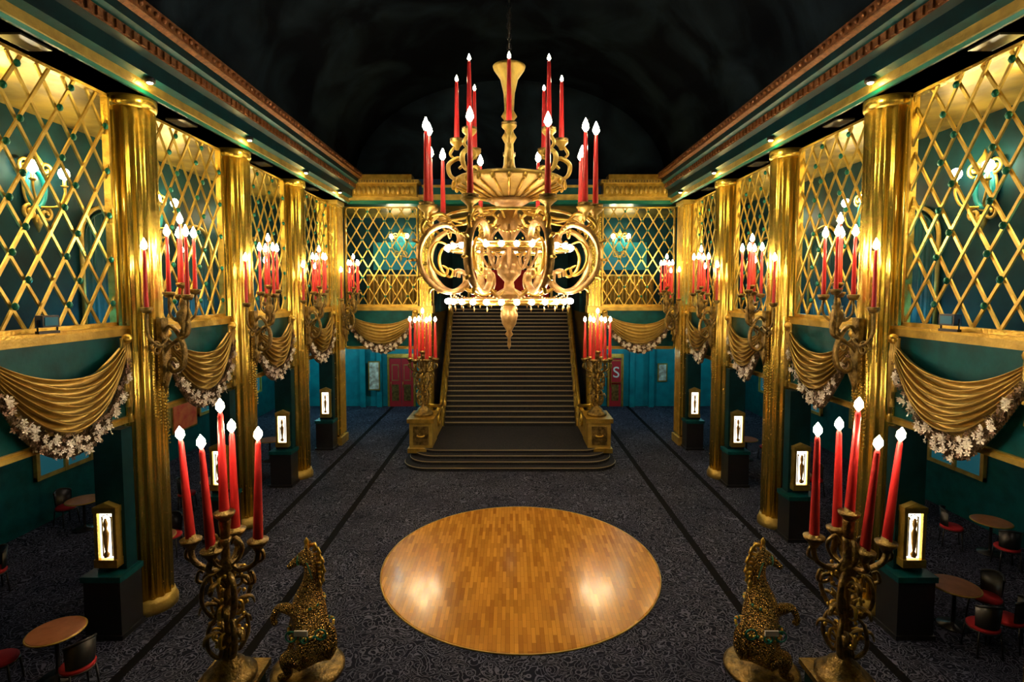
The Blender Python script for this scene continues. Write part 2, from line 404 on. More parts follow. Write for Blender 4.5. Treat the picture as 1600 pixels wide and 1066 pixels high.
# ------------------------------------------------------------------ column sconces
def scroll_xz(mb,pts,r0,mat,seg=6,flat=1.6,ang=0.0,side=(0,1,0),rs=None):
    ca,sa=math.cos(ang),math.sin(ang)
    P=[(p[0]*ca,p[0]*sa,p[1]) for p in pts]
    sd=(-sa,ca,0); n=len(P)
    rr=rs if rs else [r0*(.55+.45*math.sin(pi*i/(n-1))) for i in range(n)]
    mb.tube(P,rr,mat,seg,flat,side=sd)
mb=MB(); mb.M=Matrix.Rotation(-pi/2,4,'Z')
scroll_xz(mb,C([(.02,5.15),(.16,5.35),(.32,5.2),(.42,4.9),(.38,4.6),(.22,4.5),(.13,4.62),(.2,4.74),(.27,4.66)],5),.045,GOLDD)
scroll_xz(mb,C([(.02,4.8),(.12,4.95),(.3,5.08),(.48,5.2),(.5,5.45),(.4,5.6),(.3,5.5),(.37,5.4)],5),.04,GOLDD)
mb.lathe([(.02,0),(.07,.1),(.04,.2),(.1,.32),(.13,.45),(.05,.55),(.07,.62),(.04,.75)],(.42,0,5.12),GOLDD,12)
mb.lathe([(.01,-.1),(.05,.05),(.11,.25),(.04,.4)],(.05,0,4.2),GOLDD,10)
mb.bx(-.02,.07,-.1,.1,4.3,5.5,GOLDD)
CS=[(.28,-.17,5.95,1.05),(.60,-.14,5.9,1.1),(.56,.17,6.0,1.0),(.26,.2,5.9,1.1),(.42,0,6.12,1.12)]
for (cx,cy,zb,h) in CS:
    mb.tube(cr([(.42,0,5.5),((.42+cx)/2,cy/2,5.45),(cx,cy,5.6),(cx,cy,zb-.05)],4),.022,GOLDD,6)
    candle(mb,cx,cy,zb,h,.04,q=.055)
for sy in(-1,1):
    mb.tube(cr([(.1,0,5.1),(.12,sy*.25,5.0),(.1,sy*.5,5.2),(.1,sy*.52,5.6)],5),.028,GOLDD,6)
    mb.tube([(.1,sy*(.3+p[0]),4.95+p[1]) for p in spiral((0,0),.16,.03,0,1.3,16)],.022,GOLDD,6)
    candle(mb,.1,sy*.52,5.68,1.05,.038,q=.052)
s0=None
for s in(-1,1):
    for y in YS[3:]+[20.7]:
        loc=(s*(XC-.38),y,0) if y<20 else (s*(XC-.36),y,0); rz=pi/2 if s<0 else -pi/2
        if s0 is None: o=mb.obj('candle_wall_sconce',loc,rz); s0=o
        else: o=put(s0.data,'candle_wall_sconce',loc,rz)
        for (dx,dy,dz) in((-.54,-.12,6.85),(.54,-.12,6.85),(0,-.75,7.25)):
            light('bulb_light',(dx,dy,dz),30 if abs(dx)>.1 else 42,(1,.68,.26),.03,o)

# ------------------------------------------------------------------ tall candelabra
def candelabrum(cands):
    mb=MB()
    mb.lathe([(.36,0),(.36,.06),(.3,.1),(.22,.16),(.2,.22),(.1,.3),(.06,.42),(.11,.5),(.06,.58),(.045,.8),(.1,.95),(.05,1.08),(.045,1.3),(.10,1.45),(.13,1.58),(.06,1.7),(.05,1.9),(.08,2.0)],(0,0,0),GOLDD,16)
    for k in range(4):
        a=pi/4+k*pi/2
        scroll_xz(mb,C([(.05,1.55),(.26,1.5),(.31,1.2),(.18,.95),(.1,1.1),(.18,1.22)],5),.028,GOLDD,ang=a)
        scroll_xz(mb,C([(.05,.95),(.22,.85),(.26,.55),(.13,.35),(.09,.5),(.16,.58)],5),.028,GOLDD,ang=a)
        scroll_xz(mb,C([(.05,1.6),(.2,1.72),(.26,1.9),(.16,2.02),(.1,1.92)],5),.024,GOLDD,ang=a+.6)
        for q in range(7): mb.ball(((.22+.04*(q%2))*math.cos(a+.6+q*.1),(.22+.04*(q%2))*math.sin(a+.6+q*.1),.6+.16*q),.028,GOLD,6,4)
        for q in range(3):
            scroll_xz(mb,C([(.05,.5+.4*q),(.2,.55+.4*q),(.2,.7+.4*q),(.1,.7+.4*q)],4),.018,GOLD,ang=a+.8)
            lf=[(.05,.62+.36*q),(.16,.74+.36*q),(.30,.74+.36*q),(.34,.64+.36*q)]
            scroll_xz(mb,C(lf,4),.02,GOLDD,flat=2.4,ang=a+.25+q)
    for (x,y,z,h,lx,ly) in cands:
        a=math.atan2(y,x); r=math.hypot(x,y)
        if r>.3:
            scroll_xz(mb,C([(.04,1.7),(r*.4,1.55),(r*.9,1.65),(r*1.02,z-.1),(r,z)],5),.035,GOLDD,ang=a)
            scroll_xz(mb,C([(r*.9,1.65),(r*1.15,1.72),(r*1.1,1.84),(r*.92,1.8)],4),.022,GOLDD,ang=a)
            scroll_xz(mb,C([(r*.4,1.56),(r*.55,1.38),(r*.85,1.38),(r*.8,1.52),(r*.66,1.5)],4),.022,GOLDD,ang=a)
        elif r>.05: scroll_xz(mb,C([(.02,1.6),(r*1.2,1.65),(r,z-.1),(r,z)],5),.035,GOLDD,ang=a)
        else: mb.lathe([(.05,1.9),(.08,z-.1),(.05,z)],(0,0,0),GOLDD,10)
        mb.lathe([(.05,-.12),(.08,-.06),(.13,-.01),(.14,.03),(.07,.03),(.06,.1),(.05,.1)],(x,y,z),GOLDD,14)
        sh=Matrix.Identity(4); sh[0][2]=lx/h; sh[1][2]=ly/h
        old=mb.M; mb.M=Matrix.Translation((x,y,z))@sh
        mb.lathe([(.062,0),(.066,.05),(.036,h*.96),(.02,h)],(0,0,0),RED,14)
        mb.lathe([(.02,0),(.055,.05),(.05,.11),(.004,.18)],(0,0,h),BULB,10)
        mb.M=old
    return mb
cl=candelabrum([(-.47,0,1.95,1.42,-.09,0),(-.08,-.2,1.9,1.40,-.10,.03),(0,0,2.33,1.42,-.01,0),(.04,.2,2.0,1.42,-.01,0),(.46,-.02,1.95,1.42,.04,0)])
crr=candelabrum([(-.44,.05,1.97,1.44,0,0),(-.035,.2,2.02,1.43,-.02,0),(0,0,2.33,1.44,.07,0),(.09,-.2,1.88,1.42,.12,0),(.51,-.02,1.92,1.44,.13,0)])
def plinth(mb,h):
    mb.bx(-.42,.42,-.42,.42,-h,-h+.12,GOLDD); mb.bx(-.34,.34,-.34,.34,-h+.12,-.08,TEALD); mb.bx(-.4,.4,-.4,.4,-.08,0,GOLDD)
plinth(cl,.62); plinth(crr,.62)
oL=cl.obj('floor_candelabrum',(-3.91,7.1,.62)); oR=crr.obj('floor_candelabrum',(4.64,7.1,.62))
for o in(oL,oR):
    for p in((-.45,.22,3.5),(.3,.15,3.6),(.45,-.2,3.5)): light('bulb_light',p,14,(1,.74,.38),.03,o)
cs=candelabrum([(-.45,0,2.0,1.35,0,0),(.45,0,2.0,1.35,0,0),(.2,-.4,2.0,1.35,0,0),(-.2,-.4,2.0,1.35,0,0),(.2,.4,2.0,1.35,0,0),(-.2,.4,2.0,1.35,0,0),(0,0,2.25,1.4,0,0)])
for s in(-1,1):
    o=cs.obj('newel_candelabrum',(s*3.12,18.9,1.56)) if s<0 else put(o.data,'newel_candelabrum',(s*3.12,18.9,1.56))
    for p in((0,-.3,3.8),(-.35,.2,3.6),(.35,.2,3.6)): light('bulb_light',p,32,(1,.72,.34),.04,o)

# ------------------------------------------------------------------ chandelier
mb=MB(); CX,CY=-.02,11.6
mb.lathe([(.004,4.72),(.04,4.8),(.03,4.98),(.09,5.05),(.05,5.12),(.15,5.28),(.19,5.48),(.13,5.7),(.07,5.82),(.26,5.9),(.28,5.97),(.12,6.06),(.10,6.2),(.25,6.36),(.28,6.52),(.2,6.7),(.11,6.85),(.20,6.93),(.1,7.02),(.14,7.15),(.24,7.3),(.27,7.5),(.2,7.68),(.14,7.76),(.3,7.84),(.5,7.95)],(0,0,0),CREAM,28)
mb.lathe([(.3,7.9),(.6,8.02),(.95,8.15),(1.18,8.27),(1.22,8.34),(1.15,8.38),(.6,8.34),(.2,8.5),(.12,8.7),(.09,9.15),(.16,9.28),(.1,9.38),(.07,9.6),(.17,9.72),(.1,9.84),(.12,10.2),(.19,10.5),(.33,10.70),(.35,10.76),(.28,10.76),(.1,10.62)],(0,0,0),GOLDM,32)
for i in range(24):
    a=2*pi*i/24; mb.ball((1.2*math.cos(a),1.2*math.sin(a),8.24),.05,GOLD,6,4,1.5)
    mb.tube([((.45)*math.cos(a),(.45)*math.sin(a),7.95),(.8*math.cos(a),.8*math.sin(a),8.06),(1.12*math.cos(a),1.12*math.sin(a),8.2)],[.015,.035,.02],GOLD,5)
mb.tube([(0,0,10.6),(0,0,14.6)],.025,BLACK,6)
for i in range(34):
    z=10.95+i*.108; a=(i%2)*pi/2
    mb.tube([(.045*math.cos(t)*math.cos(a),.045*math.cos(t)*math.sin(a),z+.07*math.sin(t)) for t in[k*2*pi/8 for k in range(8)]],.014,BLACK,5,closed=True)
for z,R0 in((6.93,1.3),(5.8,1.3)):
    mb.ring((0,0,z-.05),R0,.035,GOLD,56); mb.ring((0,0,z+.03),R0-.05,.02,CREAM,56)
    for i in range(28):
        a=2*pi*(i+.5)/28
        mb.ball((R0*1.03*math.cos(a),R0*1.03*math.sin(a),z-.02),.06,BULBP,8,5)
        if z<6.5: mb.lathe([(.004,-.22),(.02,-.16),(.004,-.1)],(R0*math.cos(a),R0*math.sin(a),z),CREAM,5)
    for i in range(6):
        a=2*pi*i/6
        mb.tube([(.1*math.cos(a),.1*math.sin(a),z-.04),(R0*math.cos(a),R0*math.sin(a),z-.05)],.018,GOLD,6)
mb.ring((0,0,7.58),1.35,.03,GOLD,56)
for k in range(8):
    a=pi/8+k*pi/4
    scroll_xz(mb,C([(1.30,7.02),(1.2,6.96),(1.13,7.1),(1.22,7.28),(1.45,7.36),(1.78,7.2),(1.97,6.85),(1.93,6.42),(1.65,6.08),(1.28,5.98),(1.02,6.15),(1.04,6.38),(1.2,6.42),(1.24,6.3)]),.062,CREAM,8,1.5,a)
    scroll_xz(mb,C([(1.38,6.95),(1.6,7.0),(1.74,6.75),(1.66,6.45),(1.45,6.32),(1.38,6.45),(1.5,6.52)]),.036,GOLD,6,1.2,a)
    scroll_xz(mb,C([(1.3,7.42),(1.5,7.58),(1.75,7.5),(1.92,7.3),(1.84,7.15),(1.75,7.24)]),.045,GOLD,6,1.2,a)
    scroll_xz(mb,C([(.25,7.55),(.55,7.72),(1.0,7.52),(1.45,7.45)]),.035,GOLD,6,1.2,a)
    scroll_xz(mb,C([(.3,6.0),(.6,5.9),(.9,5.98),(1.1,6.1)]),.03,GOLD,6,1.2,a)
    scroll_xz(mb,C([(.28,7.4),(.55,7.2),(.6,6.8),(.42,6.5),(.32,6.7),(.42,6.82)]),.035,CREAM,6,1.3,a+pi/8)
    for (r0,z0,dr,dz) in((2.0,6.95,.12,.08),(2.02,6.6,.14,.0),(1.92,6.28,.13,-.08),(1.7,6.06,.08,-.12),(1.75,7.28,.1,.12)):
        scroll_xz(mb,C([(r0-.06,z0),(r0+dr*.6,z0+dz*.5+.03),(r0+dr,z0+dz)],3),.035,GOLD,5,1.6,a)
    a2=a+pi/4
    for j in range(1,15):
        t=j/15; x=1.4*((1-t)*math.cos(a)+t*math.cos(a2)); y=1.4*((1-t)*math.sin(a)+t*math.sin(a2))
        mb.ball((x,y,7.5-.35*4*t*(1-t)),.026,GOLD,6,4)
        mb.ball((x*.95,y*.95,6.0-.18*4*t*(1-t)),.02,CREAM,6,4)
    offs=[-.085,.085] if k in(0,7,3,4) else [0]
    for of in offs:
        aa=a+of; rr=1.86 if of>=0 else 1.72
        x,y=rr*math.cos(aa),rr*math.sin(aa)
        mb.tube(cr([(1.7*math.cos(a),1.7*math.sin(a),7.5),(x*.97,y*.97,7.40),(x,y,7.5),(x,y,7.64)],4),.03,GOLD,6)
        mb.lathe([(.03,7.42),(.06,7.5),(.05,7.56),(.12,7.62),(.17,7.66),(.18,7.70),(.08,7.72)],(x,y,0),GOLDM,14)
        candle(mb,x,y,7.74,1.27+.09*((k*5)%3),.062,q=.07)
for k in range(8):
    a=k*pi/4
    scroll_xz(mb,C([(1.0,8.35),(1.25,8.46),(1.3,8.7),(1.1,8.84),(.97,8.74),(1.08,8.62)]),.05,GOLDM,8,1.2,a)
    scroll_xz(mb,C([(1.12,8.8),(1.26,8.92),(1.2,9.05),(1.12,9.15)]),.035,GOLDM,6,1.2,a)
    x,y=1.12*math.cos(a),1.12*math.sin(a)
    mb.lathe([(.04,9.02),(.07,9.09),(.14,9.16),(.15,9.20),(.07,9.22)],(x,y,0),GOLDM,14)
    candle(mb,x,y,9.22,1.24+.1*(k%2),.058,q=.035)
chd=mb.obj('chandelier',(CX,CY,0))
for k in range(6):
    a=2*pi*k/6+.26
    light('bulb_light',(2.1*math.cos(a),2.1*math.sin(a),9.25),16,(1,.80,.55),.04,chd)
    light('bulb_light',(1.42*math.cos(a),1.42*math.sin(a),6.85),12,(1,.72,.5),.045,chd)
    light('bulb_light',(1.42*math.cos(a),1.42*math.sin(a),5.68),34,(1,.74,.45),.045,chd)

# ------------------------------------------------------------------ dance floor
mb=MB()
mb.lathe([(2.97,0),(3.0,.006),(2.97,.02),(.01,.02)],(0,0,0),PARQ,128,smooth=False)
mb.ring((0,0,.008),3.0,.014,GOLDM,128,6)
mb.obj('dance_floor',(.22,11.42,.001))

# ------------------------------------------------------------------ staircase
mb=MB()
def rstep(hw,y0,y1,z0,z1,rad):
    pts=[(hw,y1)]
    for i in range(9):
        a=-(pi/2)*i/8
        pts.append((hw-rad+rad*math.cos(a),y0+rad+rad*math.sin(a)))
    pts+= [(-x,y) for x,y in pts[::-1]]
    n=len(pts); vs=[(x,y,z0) for x,y in pts]+[(x,y,z1) for x,y in pts]
    mb.add(vs,[(i,(i+1)%n,(i+1)%n+n,i+n) for i in range(n)]+[tuple(range(n,2*n))],STAIRC)
    mb.tube([(x,y,z1-.02) for x,y in pts[1:-1]],.018,NOSING,6)
rstep(3.65,17.35,21.3,0,.13,.9); rstep(3.5,17.6,21.3,.13,.26,.85); rstep(3.36,17.85,21.3,.26,.39,.8); rstep(3.2,18.1,21.3,.39,.51,.7)
n=27; y=21.3; z=.51; run=.26; ris=(5.05-.51)/n
for i in range(n):
    hw=2.66+.36*i/n
    mb.bx(-hw,hw,y+i*run,28.5,z+i*ris,z+(i+1)*ris,STAIRC)
    mb.bx(-hw,hw,y+i*run-.02,y+i*run+.015,z+(i+1)*ris-.035,z+(i+1)*ris+.005,NOSING)
mb.bx(-3.28,3.28,28.5,30.9,4.6,5.05,STAIRC)
for s in(-1,1):
    X=s*3.12
    mb.bx(X-.40,X+.40,18.3,19.5,.34,1.4,GOLDM); mb.bx(X-.47,X+.47,18.22,19.58,1.4,1.55,GOLD); mb.bx(X-.46,X+.46,18.24,19.56,.34,.5,GOLD)
    mb.bx(X-.27,X+.27,18.27,18.31,.62,1.28,GOLDD); mb.ring((X,18.25,.95),.12,.03,GOLD,16)
    for i in range(n):
        yy=y+i*run; zz=z+i*ris; hw=2.70+.36*i/n
        mb.bx(min(s*hw,s*(hw+.2)),max(s*hw,s*(hw+.2)),yy,yy+run,max(0,zz-.6),zz+.32,GOLDM)
        if i%2==0: mb.lathe([(.05,0),(.09,.12),(.05,.3),(.08,.42),(.05,.5)],(s*(hw+.1),yy+.13,zz+.3),GOLDM,8)
    mb.tube([(s*3.0,19.6,1.75),(s*2.85,20.6,1.5),(s*2.8,21.3,1.36)]+[(s*(2.80+.36*i/n),y+i*run,z+i*ris+.85) for i in range(n+1)],.065,GOLD,8)
    mb.bx(min(s*2.75,s*2.95),max(s*2.75,s*2.95),19.6,21.3,.5,1.25,GOLDM)
    for j in range(6): mb.lathe([(.05,0),(.08,.06),(.05,.12)],(s*2.85,19.8+j*.27,1.25),GOLD,8)
    sp=spiral((20.0,1.1),.35,.05,0,1.6,26)
    mb.tube([(s*2.70,p[0],p[1]) for p in sp],.04,GOLD,6)
    for j in range(8):
        cy=22.0+j*.8; cz=z+(cy-21.3)/run*ris+.1; hx=2.68+.36*(cy-21.3)/7
        mb.tube([(s*(hx),p[0],p[1]) for p in spiral((cy,cz+.25),.28,.05,j,1.5,18)],.035,GOLDM,6)
mb.obj('grand_staircase')

# ------------------------------------------------------------------ display pedestals
def disp():
    mb=MB()
    mb.bx(-.25,.25,-.02,.24,0,3.6,TEALD)
    mb.bx(-.33,.30,-.27,.26,0,1.02,BLACK); mb.bx(-.36,.33,-.30,.28,1.02,1.12,TEAL); mb.bx(-.36,.33,-.30,.28,0,.08,BLACK)
    mb.bx(-.13,.13,-.10,-.02,1.35,2.2,CASEL)
    for x in(-.16,.16): mb.bx(x-.03,x+.03,-.16,-.02,1.28,2.24,GOLD)
    mb.bx(-.2,.2,-.18,-.02,1.22,1.36,GOLD); mb.bx(-.2,.2,-.17,-.02,2.18,2.28,GOLD)
    mb.add([(-.2,-.16,2.28),(.2,-.16,2.28),(0,-.16,2.36),(-.2,-.04,2.28),(.2,-.04,2.28),(0,-.04,2.36)],[(0,1,2),(3,5,4),(0,2,5,3),(1,4,5,2)],GOLDM)
    mb.lathe([(.04,0),(.05,.05),(.02,.1),(.04,.25),(.05,.42),(.02,.5),(.04,.58),(.015,.68)],(0,-.14,1.4),CREAM,10)
    for x in(-.08,.08): mb.bx(x-.01,x+.01,-.115,-.101,1.4,2.1,GOLDD)
    for k in range(6): mb.tube([(.12*math.sin(t)*(.6),-.115,2.08+.06*math.cos(t)) for t in[k*pi/3,k*pi/3+.6]],.008,GOLDD,5)
    return mb
d=disp(); s0=None
for s in(-1,1):
    for y in YS[2:]+[20.75]:
        loc=(s*6.98,y-.76,0)
        if s0 is None: s0=d.obj('display_pedestal',loc)
        else: put(s0.data,'display_pedestal',loc)

# ------------------------------------------------------------------ gallery : arches, curtains, sconces
def arch(w=1.5,h=2.9):
    mb=MB(); hw=w/2
    pts=[(-hw,0,0),(-hw,0,h-hw)]+[(-hw*math.cos(pi*i/16),0,h-hw+hw*math.sin(pi*i/16)) for i in range(1,16)]+[(hw,0,h-hw),(hw,0,0)]
    mb.tube([(x,-.05,z) for x,y,z in pts],.045,GOLDM,8); mb.tube([(x*.86,-.03,z*.955) for x,y,z in pts],.025,TEAL,6)
    nn=40
    for i in range(nn):
        x0=-hw*.82+i*w*.82/nn; x1=x0+w*.82/nn; yy=lambda k:-.03-.025*math.sin(k*1.7)
        zt=lambda x:h-hw+math.sqrt(max(0,(hw*.84)**2-x*x))
        mb.add([(x0,yy(i),0),(x1,yy(i+1),0),(x1,yy(i+1),zt(x1)),(x0,yy(i),zt(x0))],[(0,1,2,3)],TEAL,True)
    return mb
ar=arch(); a0=None
def orn():
    mb=MB()
    mb.tube([(.2*math.cos(2*pi*i/24),-.08,.36*math.sin(2*pi*i/24)) for i in range(24)],.05,TEALB,8,closed=True)
    mb.tube([(.24*math.cos(2*pi*i/24),-.06,.41*math.sin(2*pi*i/24)) for i in range(24)],.03,GOLDM,8,closed=True)
    mb.add([(.2*math.cos(2*pi*i/24),-.07,.36*math.sin(2*pi*i/24)) for i in range(24)],[tuple(range(24))],GLASSW)
    for s in(-1,1):
        mb.tube([(s*(p[0]),-.1,p[1]) for p in spiral((.22,.42),.16,.03,-pi/2,1.3,18)],.035,GOLDM,6)
        mb.tube([(s*(p[0]),-.1,p[1]) for p in spiral((.18,-.48),.15,.03,pi/2,-1.3,18)],.035,GOLDM,6)
        mb.tube(cr([(s*.05,-.1,-.35),(s*.25,-.3,-.3),(s*.36,-.35,-.05),(s*.36,-.35,.1)],5),.025,GOLD,6)
        mb.lathe([(.03,0),(.07,.04),(.03,.06),(.03,.2)],(s*.36,-.35,.08),GOLDM,8)
        mb.ball((s*.36,-.35,.36),.10,BULB,10,7,1.2)
    mb.lathe([(.01,-.25),(.06,-.12),(.1,0),(.04,.1)],(0,-.1,-.6),GOLDM,8)
    mb.lathe([(.08,0),(.12,.1),(.04,.25),(.01,.35)],(0,-.1,.42),GOLDM,8)
    return mb
orm=orn(); o0=None
for s in(-1,1):
    rz=pi/2 if s<0 else -pi/2
    for y in[4.6,8.6,12.4,15.9,19.5]:
        if a0 is None: a0=ar.obj('curtained_arch',(s*9.38,y,5.02),rz)
        else: put(a0.data,'curtained_arch',(s*9.38,y,5.02),rz)
    for y in[6.7,10.55,14.1,17.7]:
        if o0 is None: o0=orm.obj('gallery_wall_sconce',(s*9.38,y,8.0),rz); o=o0
        else: o=put(o0.data,'gallery_wall_sconce',(s*9.38,y,8.0),rz)
        light('bulb_light',(0,-.6,.45),50,(1,.68,.20),.04,o)
    for y in(5.6,8.6,12,15.5,19.2): light('gallery_ceiling_lamp',(s*8.0,y,9.25),20,(1,.70,.16),.1)
    for y in(6,8.3,12,15.5,19): light('gallery_cyan_fill',(s*8.6,y,5.5),20,(.05,.6,1),.1)  # cyan fill added to turn the gallery walls teal, no fixture
    o=put(o0.data,'gallery_wall_sconce',(s*5.2,25.48,8.2),0); light('bulb_light',(0,-.5,.4),20,(1,.72,.34),.05,o)
    light('gallery_cyan_fill',(s*5.2,24.2,7.4),20,(.1,.75,1),.1)  # same added cyan fill for the rear gallery
    # made-up downlights, added under the cornice to brighten the column shafts
    for y in YS[2:]+[20.2]:
        mb=MB(); mb.lathe([(.09,0),(.09,.08),(.05,.10)],(0,0,0),BLACK,14); mb.ball((0,0,0),.05,BULB,10,5,.5)
        o=mb.obj('added_downlight',(s*6.28,y-.35,9.62)); light('column_fill',(0,-.0,-.12),11,(1,.74,.24),.04,o)
mb=MB()
for s in(-1,1):
    nn=120
    for i in range(nn):
        x0=s*3.6+s*i*3.2/nn; x1=s*3.6+s*(i+1)*3.2/nn
        f=lambda k:-.08*math.sin(k*.9)
        mb.add([(x0,25.3+f(i),5.1),(x1,25.3+f(i+1),5.1),(x1,25.3+f(i+1),6.7),(x0,25.3+f(i),6.7)],[(0,1,2,3)],SATIN,True)
    mb.bx(min(s*3.6,s*6.8),max(s*3.6,s*6.8),25.25,25.4,6.7,6.78,GOLDM)
    mb.bx(min(s*3.9,s*6.5),max(s*3.9,s*6.5),25.4,25.48,7.0,8.3,TEALB)
mb.obj('pleated_curtain')
mb=MB()
mb.bx(-2.4,2.4,30.88,30.98,5.06,8.6,TEALD)
for x in(-2.4,-1.2,0,1.2,2.4): mb.bx(x-.06,x+.06,30.82,30.95,5.06,8.7,GOLDM)
mb.bx(-2.5,2.5,30.8,30.95,8.6,8.8,GOLD); mb.bx(-2.4,2.4,30.84,30.95,7.3,7.4,GOLDM)
for x in(-1.8,-.6,.6,1.8): mb.bx(x-.45,x+.45,30.86,30.92,5.3,7.2,REDV)
mb.obj('door_1')
light('landing_lamp',(0,28.5,9.0),9,(1,.7,.4),.15)

# ------------------------------------------------------------------ ground level back wall
def redd(nleaf):
    mb=MB(); w=.62
    for i in range(nleaf):
        x=i*w
        mb.bx(x,x+w-.02,-.06,0,0,2.5,REDV)
        for zz in(.3,1.35): mb.bx(x+.12,x+w-.14,-.075,-.055,zz,zz+.85,CREAM if zz>1 else GOLDD)
        mb.bx(x+.16,x+w-.18,-.09,-.07,1.4,2.15,REDV)
        mb.lathe([(.02,0),(.02,.3)],(x+.08,-.1,1.0),GOLD,8)
    mb.bx(-.1,0,-.1,0,0,2.7,GOLD); mb.bx(nleaf*w,nleaf*w+.1,-.1,0,0,2.7,GOLD); mb.bx(-.1,nleaf*w+.1,-.12,0,2.55,2.75,GOLD)
    return mb
redd(2).obj('door_2',(-6.25,27.39,0)); redd(1).obj('door_3',(5.15,27.39,0))
mb=MB()
for x in(-7.6,-6.75,6.3,7.3): mb.bx(x-.13,x+.13,27.15,27.4,0,3.6,TEALB); mb.bx(x-.17,x+.17,27.12,27.4,3.3,3.5,GOLDM)
mb.obj('trim_8')
def frame(w,h,mat):
    mb=MB(); mb.bx(-w/2,w/2,-.03,0,0,h,GOLD); mb.bx(-w/2+.06,w/2-.06,-.045,-.03,.06,h-.06,mat)
    return mb
POSTER=mk('poster_print',(.85,.8,.7),0,.5,(.25,.12,.08),5)
ORANGEP=mk('orange_painting',(.75,.06,.02),0,.5,(.9,.25,.05),3)
frame(.5,.95,POSTER).obj('framed_poster',(7.9,27.37,1.3)); frame(.6,1.5,POSTER).obj('framed_poster',(-6.98,27.08,.9))
frame(1.5,1.1,ORANGEP).obj('framed_painting',(-11.98,19.3,.9),pi/2)
mb=MB(); mb.bx(-.24,.24,-.05,0,0,1.1,REDV); mb.bx(-.27,.27,-.03,0,-.03,1.13,GOLD)
sg=mb.obj('red_sign',(5.46,27.2,1.3))
cu=bpy.data.curves.new('letter','FONT'); cu.body='S'; cu.size=.8; cu.extrude=.01; cu.align_x='CENTER'; cu.materials.append(WHITE)
t=bpy.data.objects.new('letter',cu); t.rotation_euler=(pi/2,0,0); t.location=(0,-.06,.25); COL.objects.link(t); t.parent=sg
for s in(-1,1):
    light('corridor_lamp',(s*5.6,24.8,3.4),90,(.65,.95,1),.1)
    light('corridor_lamp',(s*9.5,24.8,3.4),150 if s<0 else 70,(.3,.95,1),.1)
    for y in (8,13,18): light('aisle_lamp',(s*10,y,3.45),18,(1,.78,.6),.1)
wn=1
for s in(-1,1):
    for y in(7,10.5,14,17.5,21,24.3):
        mb=MB(); w,h=1.7,1.7
        mb.bx(-w/2,w/2,-.04,0,0,h,GLASSW)
        for x in(-w/2,0,w/2): mb.bx(x-.05,x+.05,-.1,0,-.05,h+.05,GOLDM)
        for z in(0,h*.6,h): mb.bx(-w/2-.05,w/2+.05,-.09,0,z-.05,z+.05,GOLDM)
        mb.obj('window_%d'%wn,(s*11.98,y,1.25),pi/2 if s<0 else -pi/2); wn+=1

# ------------------------------------------------------------------ tables and chairs
mb=MB()
mb.lathe([(.24,0),(.24,.02),(.05,.05),(.03,.1),(.03,.7),(.1,.72)],(0,0,0),BLACK,16)
mb.lathe([(.36,.72),(.375,.735),(.36,.755),(.01,.756)],(0,0,0),WOODT,32,smooth=False); mb.ring((0,0,.737),.372,.015,GOLDM,32,6)
tb=mb
mb=MB()
for sx in(-1,1):
    for sy in(-1,1): mb.tube([(sx*.19,sy*.19,0),(sx*.16,sy*.16,.43)],.016,BLACK,6)
mb.lathe([(.2,.41),(.22,.43),(.225,.47),(.19,.50),(.01,.51)],(0,0,0),REDV,20)
mb.ring((0,0,.42),.215,.018,BLACK,24,6)
bk=[(.21*math.cos(a),.21*math.sin(a)) for a in[pi*.15+pi*.7*i/10 for i in range(11)]]
vs=[];fs=[]
for i,(x,y) in enumerate(bk):
    zt=.84+.06*math.sin(pi*i/10); vs+= [(x,y,.5),(x*1.1,y*1.15,zt),(x*.9,y*.92,.5),(x*1.0,y*1.06,zt)]
for i in range(10):
    a=4*i;b=a+4; fs+=[(a,b,b+1,a+1),(a+2,a+3,b+3,b+2),(a+1,b+1,b+3,a+3)]
mb.add(vs,fs,BLACK,True)
mb.tube([(x*1.06,y*1.1,.84+.06*math.sin(pi*i/10)) for i,(x,y) in enumerate(bk)],.02,BLACK,6)
chm=mb
T=[(-7.03,7.93,[200,330]),(-10.75,13.1,[160,20]),(-7.6,11.1,[150,100,215]),(-8.2,14.5,[90,200]),(-8.5,18.5,[0,180]),(-10.6,9.6,[60]),
   (7.95,9.2,[262,312,10]),(11.0,11.85,[150,250]),(8.3,15.1,[200,20]),(8.6,12.2,[170,60]),(8.4,18.6,[0,160]),(10.4,8.6,[100])]
t0=c1=None
for (x,y,angs) in T:
    if t0 is None: t0=tb.obj('round_table',(x,y,0))
    else: put(t0.data,'round_table',(x,y,0))
    for a in angs:
        r=math.radians(a); cx,cy=x+.70*math.cos(r),y+.70*math.sin(r)
        if c1 is None: c1=chm.obj('bistro_chair',(cx,cy,0),r-pi/2)
        else: put(c1.data,'bistro_chair',(cx,cy,0),r-pi/2)

